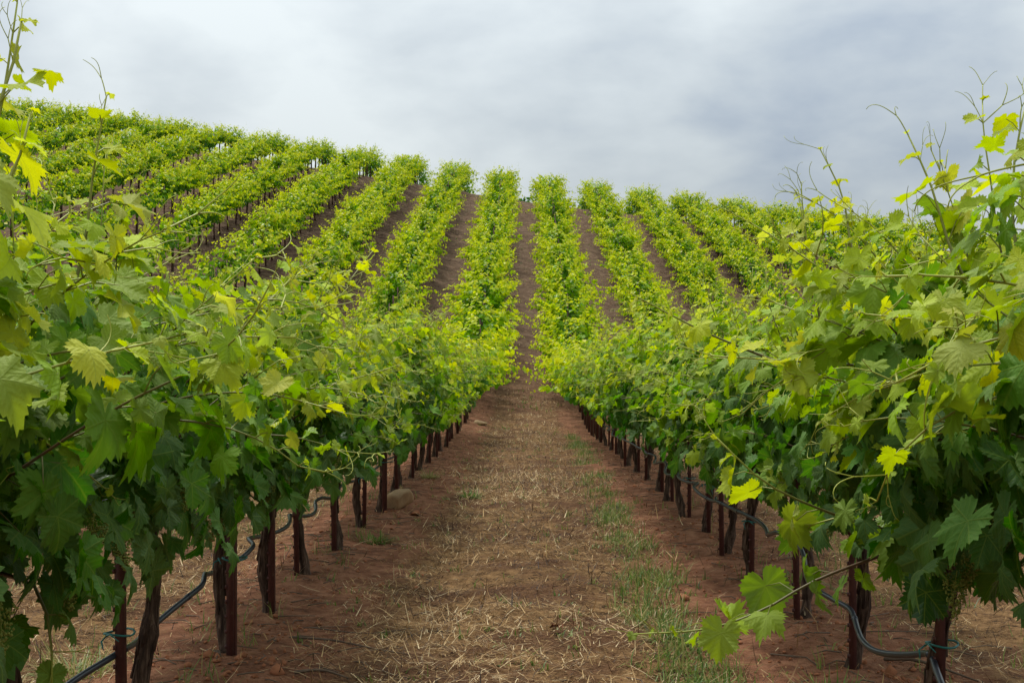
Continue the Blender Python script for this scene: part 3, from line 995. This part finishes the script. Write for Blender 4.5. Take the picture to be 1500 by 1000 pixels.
for f in sorted(far, key=lambda q: q['d']):
    f['vis'] = 0; f['svis'] = 0
    if not terrain_clear(f['x'], f['y'], f['z'] + 1.6): continue
    u, v, d = project([[f['x'] - 0.72, f['y'], f['z'] + 0.62], [f['x'] + 0.72, f['y'], f['z'] + 1.75], [f['x'], f['y'], f['z']]])
    c0, c1 = int(np.clip(u[0], 0, 1500)), int(np.clip(u[1], 0, 1500))
    r0, r1, r2 = (int(np.clip(q, 0, 1000)) for q in (v[1], v[0], v[2]))
    cu = int(u[2])
    if 0 <= cu < 1498 and terrain_clear(f['x'], f['y'], f['z'] + 0.4):
        sub = buf[r1:r2, cu:cu + 2]; f['svis'] = int((~sub).sum())
    sub = buf[r0:r1, c0:c1]; f['vis'] = int((~sub).sum()); sub[:] = True
order = sorted(far, key=lambda q: -q['vis'])
n_ind = 300 - len(near)
indiv = [f for f in order if f['vis'] > 12][:n_ind]
ids = {id(f) for f in indiv}
rest = [f for f in far if id(f) not in ids]

ROWTXT = {}


def row_text(k):
    if k == 0: return 'in the boulder-side row where it climbs the hill'
    if k == -1: return 'in the grass-strip row where it climbs the hill'
    if k > 0: return f'on the hill, {ORD[k - 1]} row beyond the boulder-side row'
    return f'on the hill, {ORD[-k - 2]} row beyond the grass-strip row'


def slope_y(x, y): return float((H(x, y + 0.5) - H(x, y - 0.5)))


NUM = ORD + [f'{q}th' for q in range(22, 60)]
cnt = {}
for f in sorted(indiv, key=lambda q: q['y']):
    cnt[f['k']] = cnt.get(f['k'], -1) + 1; f['no'] = cnt[f['k']]
for f in indiv:
    root = empty('hillside_grapevine', (f['x'], f['y'], f['z']))
    tag(root, f"bushy grapevine, {NUM[f['no']]} uphill " + row_text(f['k']), 'grapevine', 'grapevines ' + row_text(f['k']))
    link('trunk', TRUNK_FAR[f['pr'] % 3], root)
    o = link('foliage', PROTO_MESH[f['pr']], root)
    a = math.atan(slope_y(f['x'], f['y']))
    o.rotation_euler = (a, 0, math.pi if f['flip'] else 0)
    if f['flip']: o.rotation_mode = 'ZXY'
    o.rotation_mode = 'XYZ'
    # rotate about the row's cross axis at cordon height so the canopy follows the slope
    Rm = Matrix.Rotation(a, 4, 'X')
    off = Vector((0, 0, 0.75)) - Rm @ Vector((0, 0, 0.75))
    o.matrix_basis = Matrix.Translation(off) @ Rm @ Matrix.Rotation(math.pi if f['flip'] else 0, 4, 'Z') @ Matrix.Diagonal((1.22 if f['k'] in (0, -1) and f['y'] < 42 else 1.06, 1.0, f['s'], 1))

# everything smaller in view: one mass
Vs, Fs, As, Rs = [], [], [], []
n0 = 0
TV, TF, tn = [], [], 0
for f in rest:
    me = PROTO[f['pr']]
    nl = len(me)
    hidden = f['vis'] < 3
    kk = np.random.default_rng(int(f['rng'] * 1e6))
    pick = kk.choice(nl, min(nl, 230 if hidden else 560), replace=False)
    a = math.atan(slope_y(f['x'], f['y']))
    Rm = np.array([[1, 0, 0], [0, math.cos(a), -math.sin(a)], [0, math.sin(a), math.cos(a)]])
    if f['flip']: Rm = Rm @ np.diag([-1.0, -1.0, 1.0])
    pos = np.array([me[q][0] for q in pick]); rot = np.array([me[q][1] for q in pick])
    size = np.array([me[q][2] for q in pick]) * (1.5 if hidden else 1.08); age = np.array([me[q][3] for q in pick])
    pos = (pos - [0, 0, 0.75]) @ Rm.T * [1.06, 1, 1] + [f['x'], f['y'], f['z'] + 0.75]
    rot = Rm[None] @ rot
    tv, tf, tu = LEAF_FAR[f['pr']]
    tv = tv[[0, 2, 3, 4]]; tf = np.array([[0, 1, 2], [0, 2, 3]])
    W = np.einsum('nij,vj->nvi', rot * size[:, None, None], tv) + pos[:, None, :]
    Vs.append(W.reshape(-1, 3)); Fs.append((tf[None] + (np.arange(len(pick)) * 4)[:, None, None]).reshape(-1, 3) + n0)
    As.append(np.repeat(age, 4)); Rs.append(np.repeat(kk.random(len(pick)), 4)); n0 += 4 * len(pick)
    # its trunk
    x, y, z = f['x'], f['y'], f['z']
    w = 0.034
    q = np.array([[-w, -w, -0.05], [w, -w, -0.05], [w, w, -0.05], [-w, w, -0.05], [-w * .8, -w * .8, .8], [w * .8, -w * .8, .8], [w * .8, w * .8, .8], [-w * .8, w * .8, .8]]) + [x, y, z]
    TV.append(q)
    for b in range(4):
        c = (b + 1) % 4
        TF += [[tn + b, tn + c, tn + 4 + c], [tn + b, tn + 4 + c, tn + 4 + b]]
    tn += 8
nleaf = n0
V = np.vstack(Vs + TV); F = np.vstack(Fs + [np.array(TF) + nleaf])
mi = np.concatenate([np.zeros(sum(len(q) for q in Fs), int), np.ones(len(TF), int)])
A = np.concatenate(As + [np.zeros(tn)]); Rn = np.concatenate(Rs + [np.zeros(tn)])
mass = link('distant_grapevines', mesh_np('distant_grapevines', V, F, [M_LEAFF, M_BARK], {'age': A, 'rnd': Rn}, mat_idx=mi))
tag(mass, 'mass of distant grapevines filling the hill rows up to the crest', 'grapevines', kind='stuff')

sorder = sorted([f for f in far], key=lambda q: -q['svis'])
sind = [f for f in sorder if f['svis'] >= 8][:300 - 34]
sids = {id(f) for f in sind}
rs = np.random.default_rng(88)
cnt = {}
for f in sorted(sind, key=lambda q: q['y']):
    cnt[f['k']] = cnt.get(f['k'], -1) + 1; f['sno'] = cnt[f['k']]
for f in sind:
    o = link('hillside_stake', STAKE_FAR, None, (f['x'], f['y'] - 0.09, f['z']))
    o.rotation_euler = (rs.normal(0, 0.012), rs.normal(0, 0.012), rs.uniform(0, 1.5))
    tag(o, f"thin dark stake, {NUM[f['sno']]} uphill " + row_text(f['k']), 'stake', 'stakes ' + row_text(f['k']))
mb = MB()
for f in far:
    if id(f) not in sids: mb.box((f['x'], f['y'] - 0.09, f['z'] + 0.55), (0.017, 0.017, 0.67))
tag(link('distant_stakes', mb.mesh('distant_stakes', M_STAKE, False)), 'mass of distant dark metal stakes standing in the hill rows', 'stakes', kind='stuff')

# ------------------------------------------------------------------ drip hoses and trellis wires along the two near rows
def hose(xr, ys, off, zs, label, seed):
    rng = np.random.default_rng(seed)
    P = []
    for i in range(len(ys) - 1):
        a, b = ys[i], ys[i + 1]
        za, zb = zs[min(i, len(zs) - 1)], zs[min(i + 1, len(zs) - 1)]
        sag = rng.uniform(0.02, 0.07)
        for t in np.linspace(0, 1, 8, endpoint=False):
            z = za + (zb - za) * t - 4 * sag * t * (1 - t) * (0.7 + 0.3 * math.sin(t * 5))
            x = xr + off + 0.03 * math.sin(t * 6.28 + i)
            y = a + (b - a) * t
            P.append((x, y, float(H(x, y)) + z))
    root = empty('drip_hose', (xr, ys[0], 0.0))
    P = np.array(P) - np.array([xr, ys[0], 0.0])
    mb = MB(); mb.tube(resample(P, 0.03), 0.0105, 8)
    link('pipe', mb.mesh('pipe', M_HOSE), root)
    e = MB(); e.tube(np.array([[-0.014, 0, 0], [0.014, 0, 0]]), 0.0125, 8); em = e.mesh('emitter', M_HOSE)
    for i in range(4, min(len(P), 60), 6):
        o = link('emitter', em, root, tuple(P[i])); d = P[min(i + 1, len(P) - 1)] - P[i - 1]
        o.rotation_mode = 'QUATERNION'; o.rotation_quaternion = Vector((1, 0, 0)).rotation_difference(Vector(d))
    tag(root, label, 'hose')


hose(XL, ys_left, -0.075, [0.30, 0.26, 0.29, 0.35, 0.37, 0.36, 0.36], 'dark blue black drip hose strung behind the boulder-side row trunks', 3)
hose(XR, ys_right, -0.065, [0.30, 0.22, 0.31, 0.28, 0.42, 0.40, 0.38], 'dark blue black drip hose sagging across the grass-strip row trunks', 4)


def wire(xr, z, y1, label):
    mb = MB()
    yy = np.arange(0.5, y1, 0.6)
    mb.tube(np.stack([np.full_like(yy, xr), yy, H(xr, yy) + z], 1), 0.0014, 4)
    tag(link('trellis_wire', mb.mesh('trellis_wire', M_WIRE)), label, 'wire')


wire(XL + 0.045, 0.80, 30, 'thin steel trellis wire running through the boulder-side row')
wire(XR - 0.045, 0.80, 30, 'thin steel trellis wire running through the grass-strip row')

# ------------------------------------------------------------------ straw, grass, clods, twigs, boulders
def blades(name, pos, yaw, pitch, length, width, curve, mat, rnd, straight=0):
    n = len(pos); t = np.array([0, 0.5, 1.0])
    ch, sh = np.cos(yaw), np.sin(yaw)
    V = np.zeros((n, 6, 3))
    for k, tt in enumerate(t):
        pt = pitch - curve * tt
        L = length * tt
        fx = L * np.cos(pt)
        zz = L * np.sin(pt)
        w = width * (1 - 0.75 * tt ** 2) * 0.5
        for s, sg in enumerate((-1, 1)):
            V[:, 2 * k + s, 0] = pos[:, 0] + fx * ch - sg * w * sh
            V[:, 2 * k + s, 1] = pos[:, 1] + fx * sh + sg * w * ch
            V[:, 2 * k + s, 2] = pos[:, 2] + zz
    tf = np.array([[0, 1, 3], [0, 3, 2], [2, 3, 5], [2, 5, 4]])
    F = (tf[None] + (np.arange(straight, n) * 6)[:, None, None]).reshape(-1, 3)
    if straight:                                          # the short bits are single straight slivers
        sf = np.array([[0, 1, 5], [0, 5, 4]])
        F = np.vstack([(sf[None] + (np.arange(straight) * 6)[:, None, None]).reshape(-1, 3), F])
    return mesh_np(name, V.reshape(-1, 3), F, mat, {'rnd': np.repeat(rnd, 6)}, smooth=False)


rng = np.random.default_rng(11)


def scatter(n, x0, x1, y0, y1, power=1.6):
    y = y0 + (y1 - y0) * rng.random(n) ** power
    x = rng.uniform(x0, x1, n)
    return x, y


def straw_field(n, y1, power):
    x, y = scatter(n, -3.6, 3.6, 3.8, y1, power)
    d = row_dist(x) + 0.22 * vnoise(x * 1.4, y * 1.4, 21)
    patch = vnoise(x * 1.1, y * 1.1, 22) * 0.5 + vnoise(x * 3.1, y * 3.1, 23) * 0.5
    keep = rng.random(n) < np.clip((d - 0.24) / 0.35, 0.16, 1) * np.clip(0.60 + 0.9 * patch, 0.08, 1)
    keep &= (np.abs(x) < 0.9 + 0.25 * rng.random(n)) | (rng.random(n) < 0.7)
    return x[keep], y[keep]


x1_, y1_ = straw_field(280000, 34.0, 1.75)
x2_, y2_ = straw_field(40000, 16.0, 1.3)
x3_ = rng.uniform(-16, 12, 60000); y3_ = rng.uniform(27, 71, 60000)
k3 = rng.random(60000) < np.clip((row_dist(x3_) - 0.2) / 0.4, 0.1, 1) * np.clip(0.5 + 1.2 * vnoise(x3_ * 0.9, y3_ * 0.7, 61), 0.05, 1)
x3_, y3_ = x3_[k3], y3_[k3]
x1_, y1_ = np.concatenate([x3_, x1_]), np.concatenate([y3_, y1_])
x, y = np.concatenate([x1_, x2_]), np.concatenate([y1_, y2_])
n, n1 = len(x), len(x1_)
pos = np.stack([x, y, Hd(x, y) + rng.uniform(0.0, 0.026, n)], 1)
LEN = np.concatenate([rng.uniform(0.012, 0.055, n1) * (1 + y1_ / 25), rng.uniform(0.06, 0.17, n - n1)])
WID = rng.uniform(0.0014, 0.0036, n) * (1 + y / 12)
straw = link('straw', blades('straw', pos, rng.uniform(0, 6.28, n), rng.normal(0.10, 0.28, n), LEN, WID,
                             rng.normal(0.05, 0.25, n), M_STRAW, np.clip(rng.normal(0.42, 0.32, n) + 0.28 * vnoise(x * 1.2, y * 0.8, 51), 0, 1), straight=n1))
tag(straw, 'dry mown straw littering the ground between the vine rows', 'straw', kind='stuff')

# sparse green sprouts in the alley, and the denser strip of taller grass along the right edge of the path
gxs, gys, gl, gw = [], [], [], []
x, y = scatter(420, -1.0, 1.0, 4.6, 28.0, 1.3)
for a, b in zip(x, y):
    m_ = rng.integers(4, 10)
    gxs.append(a + rng.normal(0, 0.018, m_)); gys.append(b + rng.normal(0, 0.018, m_)); gl.append(rng.uniform(0.02, 0.06, m_)); gw.append(np.full(m_, 0.006))
yy = 4.8 + (26 - 4.8) * rng.random(1300) ** 1.2
for b in yy:
    if vnoise(b * 2.2, 3.3, 31) < rng.uniform(-0.4, 0.6): continue
    a = 0.66 + 0.012 * (b - 6) + rng.normal(0, 0.085) + 0.05 * math.sin(b * 1.7)
    m_ = rng.integers(5, 14)
    gxs.append(a + rng.normal(0, 0.03, m_)); gys.append(b + rng.normal(0, 0.04, m_)); gl.append(rng.uniform(0.02, 0.06 + 0.11 * rng.random(), m_)); gw.append(np.full(m_, 0.0045))
x, y = scatter(260, -3.2, -1.0, 4.6, 14.0, 1.3)
x2, y2 = scatter(220, 1.1, 3.4, 4.2, 12.0, 1.3)
for a, b in zip(np.concatenate([x, x2]), np.concatenate([y, y2])):
    m_ = rng.integers(4, 9)
    gxs.append(a + rng.normal(0, 0.025, m_)); gys.append(b + rng.normal(0, 0.025, m_)); gl.append(rng.uniform(0.03, 0.13, m_)); gw.append(np.full(m_, 0.004))
for a, b in zip(rng.uniform(-16, 12, 2600), rng.uniform(26, 71, 2600)):
    if row_dist(a) < 0.35 or vnoise(a * 0.7, b * 0.5, 63) < rng.uniform(-0.5, 0.6): continue
    m_ = rng.integers(4, 8)
    gxs.append(a + rng.normal(0, 0.05, m_)); gys.append(b + rng.normal(0, 0.05, m_)); gl.append(rng.uniform(0.05, 0.13, m_)); gw.append(np.full(m_, 0.016))
gx_, gy_, gl_, gw_ = (np.concatenate(q) for q in (gxs, gys, gl, gw))
n = len(gx_)
pos = np.stack([gx_, gy_, Hd(gx_, gy_) - 0.004], 1)
tag(link('grass', blades('grass', pos, rng.uniform(0, 6.28, n), rng.normal(1.25, 0.25, n), gl_, gw_ * rng.uniform(0.7, 1.4, n),
                         rng.normal(0.5, 0.35, n), M_GRASS, np.clip(rng.normal(0.55, 0.28, n), 0, 1))),
    'green grass sprouting in the straw and in a strip along the path', 'grass', kind='stuff')


def clump(name, label, cx, cy, rad_, n, hmax, group, lean=0.3, wid=0.006, dry=0.0):
    a = rng.uniform(0, 6.28, n); r = rad_ * np.sqrt(rng.random(n)) * 0.6
    P = np.stack([r * np.cos(a), r * np.sin(a), np.full(n, -0.01)], 1)
    zc = float(Hd(cx, cy))
    me = blades('blades', P, a + rng.normal(0, 0.5, n), np.clip(rng.normal(1.2 - lean, 0.25, n), 0.2, 1.6), rng.uniform(0.35, 1, n) * hmax,
                np.full(n, wid), rng.normal(0.5, 0.3, n), M_GRASS, np.clip(rng.normal(0.42 + dry, 0.2, n), 0, 1))
    o = link(name, me, None, (cx, cy, zc))
    tag(o, label, 'weed', group)


clump('weed_clump', 'low bushy green weed at the foot of the boulder-side stakes nearest the camera', -1.02, 9.1, 0.17, 240, 0.15, 'weed clumps', 0.5, 0.007)
clump('weed_clump', 'small dark green weed in the straw beside the path near the boulder', -0.52, 12.8, 0.10, 120, 0.15, 'weed clumps', 0.3, 0.010)
clump('weed_clump', 'pale dry grass tuft between stakes just beyond the boulder', -1.02, 14.6, 0.14, 160, 0.16, 'weed clumps', 0.3, 0.005, 0.5)
clump('weed_clump', 'leafy weed behind the third stake of the grass-strip row', 1.45, 7.4, 0.2, 220, 0.16, 'weed clumps', 0.4, 0.006, 0.15)
clump('weed_clump', 'weed tuft at the near end of the grass strip beside hanging leaves', 0.62, 5.9, 0.13, 160, 0.16, 'weed clumps', 0.2, 0.006)
clump('weed_clump', 'tangled grass tuft behind the first stake in the boulder-side row', -1.75, 5.3, 0.2, 220, 0.20, 'weed clumps', 0.3, 0.005, 0.3)
clump('weed_clump', 'green weed tuft at the foot of the closest grass-strip stake', 1.05, 4.75, 0.16, 170, 0.14, 'weed clumps', 0.3, 0.005, 0.1)


def lump(rng, sub, amp, flat=0.7):
    import bmesh
    bm = bmesh.new(); bmesh.ops.create_icosphere(bm, subdivisions=sub, radius=1.0)
    V = np.array([v.co[:] for v in bm.verts]); F = np.array([[v.index for v in f.verts] for f in bm.faces]); bm.free()
    D = rng.normal(0, 1, (9, 3)); D /= np.linalg.norm(D, axis=1)[:, None]
    off = rng.uniform(0.42, 0.8, 9)
    for q in range(9):                                   # cut flat facets
        ex = V @ D[q] - off[q]
        V = V - np.clip(ex, 0, 9)[:, None] * D[q]
    V = V * (1 + amp * vnoise(V[:, 0] * 3 + V[:, 2] * 2, V[:, 1] * 3, 5)[:, None])
    V[:, 2] *= flat
    return V, F


def rock(name, label, cx, cy, sc, seed, mat=None):
    r = np.random.default_rng(seed)
    V, F = lump(r, 3, 0.06)
    o = link(name, mesh_np('rock', V * np.array(sc), F, mat or M_ROCK, smooth=False), None, (cx, cy, float(Hd(cx, cy)) + sc[2] * 0.30))
    o.rotation_euler = (0, 0, r.uniform(0, 6))
    tag(o, label, 'rock', 'rocks')


rock('boulder', 'pale tan angular boulder at the foot of the vine row', -1.03, 11.25, (0.15, 0.13, 0.175), 3)
rock('stone', 'small dark earth-caked stone lying against the tan boulder', -0.88, 10.95, (0.075, 0.05, 0.04), 5, M_CLOD)
rock('stone', 'pale flat stone among straw far up the boulder-side row', -0.93, 27.5, (0.24, 0.22, 0.10), 6)

mbV, mbF, n0 = [], [], 0
rc = np.random.default_rng(66)
spots = []
for (cx, cy, m_, sp) in ((-1.13, 5.15, 46, 0.13), (-1.0, 5.32, 24, 0.1), (-1.05, 6.1, 14, 0.1), (1.3, 5.1, 40, 0.16), (1.0, 7.0, 12, 0.15), (1.05, 9.0, 10, 0.2), (-1.1, 7.7, 12, 0.2)):
    for _ in range(m_): spots.append((cx + rc.normal(0, sp), cy + rc.normal(0, sp), abs(rc.normal(0.004, 0.011)) + 0.004))
for _ in range(3000):
    s = rc.choice([XL, XR]); spots.append((s + rc.normal(0, 0.30), 4.4 + 16 * rc.random() ** 1.5, abs(rc.normal(0.001, 0.007)) + 0.003))
base_l = [lump(np.random.default_rng(200 + k), 1, 0.4, 0.75) for k in range(8)]
for (cx, cy, s) in spots:
    V, F = base_l[int(rc.integers(0, 8))]
    V = V * rc.uniform(0.6, 1.3, 3)
    a = rc.uniform(0, 6.28); Rz = np.array([[math.cos(a), -math.sin(a), 0], [math.sin(a), math.cos(a), 0], [0, 0, 1]])
    mbV.append(V @ Rz.T * s + [cx, cy, float(Hd(cx, cy)) + s * 0.3]); mbF.append(F + n0); n0 += len(V)
tag(link('soil_clods', mesh_np('soil_clods', np.vstack(mbV), np.vstack(mbF), M_CLOD, smooth=False)), 'crumbled red soil clods along the vine rows', 'soil', kind='stuff')


def twig(label, pts, r):
    P = np.array([(x, y, float(Hd(x, y)) + 0.012 + dz) for (x, y, dz) in pts])
    mb = MB(); mb.tube(resample(P - P[0], 0.03), np.linspace(r, r * 0.4, len(resample(P - P[0], 0.03))), 5)
    tag(link('twig', mb.mesh('twig', M_TWIG), None, tuple(P[0])), label, 'twig', 'pruned twigs')


twig('long thin dark pruned twig lying on red soil beside the second boulder-side trunk', [(-0.98, 5.75, 0), (-0.8, 5.72, 0.012), (-0.62, 5.62, 0.006), (-0.48, 5.6, 0)], 0.006)
twig('pale pruned twig crossing the soil behind the second boulder-side trunk', [(-0.95, 6.05, 0), (-0.7, 6.0, 0.01), (-0.5, 6.12, 0)], 0.004)
twig('bent pale twig on soil beside the second grass-strip trunk', [(1.0, 6.1, 0), (1.02, 6.25, 0.05), (1.1, 6.3, 0.02), (1.16, 6.2, 0)], 0.004)
twig('dark broken twig on the soil behind the second grass-strip stake', [(1.38, 5.3, 0), (1.5, 5.25, 0.02), (1.66, 5.05, 0)], 0.008)
twig('short dark twig at the bottom edge near the second boulder-side stake', [(-0.86, 5.1, 0), (-0.76, 5.12, 0.01), (-0.66, 5.1, 0)], 0.008)

mb = MB(); rp = np.random.default_rng(77)
for _ in range(420):
    cx = (XL if rp.random() < 0.5 else XR) + rp.normal(0, 0.33); cy = 4.6 + 16 * rp.random() ** 1.4
    a = rp.uniform(0, 6.28); L = rp.uniform(0.04, 0.22); z = float(Hd(cx, cy))
    mb.tube(np.array([[cx, cy, z + 0.004], [cx + L * 0.5 * math.cos(a), cy + L * 0.5 * math.sin(a), z + 0.012], [cx + L * math.cos(a + 0.3), cy + L * math.sin(a + 0.3), z + 0.006]]), [0.003, 0.0026, 0.0016], 4)
tag(link('prunings', mb.mesh('prunings', M_TWIG)), 'thin dead prunings scattered on the soil under the vine rows', 'prunings', kind='stuff')

v, f, uv = leaf_template(40, (0.5, 1.0), 901, 1.0, 0.06)
v = v * np.array([1, 1, 1.8]) * 0.06
o = link('dead_leaf', mesh_np('dead_leaf', v, f, M_DEADLEAF, uv=uv), None, (0.14, 6.05, float(Hd(0.14, 6.05)) + 0.03))
o.rotation_euler = (0.3, 0.2, 1.0)
tag(o, 'curled reddish brown dead leaf lying on the straw path', 'dead leaf')

# ------------------------------------------------------------------ trees behind the crest
def tree(label, x, y, h, w, seed):
    rng = np.random.default_rng(seed)
    z = float(H(x, y))
    root = empty('tree', (x, y, z))
    mb = MB()
    mb.tube(np.array([[0, 0, -0.2], [0.1, 0, h * 0.3], [0.0, 0.1, h * 0.75]]), [0.35, 0.25, 0.08], 8)
    for k in range(6):
        a = k * 1.05 + rng.uniform(0, 0.4); zb = h * rng.uniform(0.3, 0.55)
        mb.tube(np.array([[0.05, 0.05, zb], [w * 0.25 * math.cos(a), w * 0.25 * math.sin(a), zb + h * 0.16], [w * 0.42 * math.cos(a), w * 0.42 * math.sin(a), zb + h * 0.26]]), [0.14, 0.09, 0.03], 6)
    link('trunk', mb.mesh('trunk', M_BARK), root)
    L = []
    cl = [(rng.normal(0, w * 0.24), rng.normal(0, w * 0.24), h * rng.uniform(0.45, 0.93), w * rng.uniform(0.12, 0.22)) for _ in range(26)]
    for (cx, cy, cz, r) in cl:
        for _ in range(110):
            dvec = unit(rng.normal(0, 1, 3)); p = np.array([cx, cy, cz]) + dvec * r * rng.uniform(0.5, 1.05) * np.array([1, 1, 0.75])
            L.append((p, leaf_frame(unit(dvec + [0, 0, 0.4] + rng.normal(0, 0.5, 3)), unit(rng.normal(0, 1, 3))), 0.34 * rng.uniform(0.7, 1.3), float(np.clip(rng.normal(0.03, 0.05), 0, 1))))
    tag(link('crown', join_leaves('crown', L, LEAF_FAR, M_TREE, rng, False), root), kind='stuff')
    tag(root, label, 'tree', 'trees behind the crest')


tree('dark round tree top behind the crest where the path meets the sky', 0.7, 116, 16.3 - float(H(0.7, 116)), 8, 1)
tree('dark tree top behind the crest between first and second grass-strip hill rows', 4.3, 118, 16.2 - float(H(4.3, 118)), 8, 2)
tree('dark tree crown behind the crest, fourth gap beyond the grass-strip row', 13.5, 119, 16.0 - float(H(13.5, 119)), 9, 3)
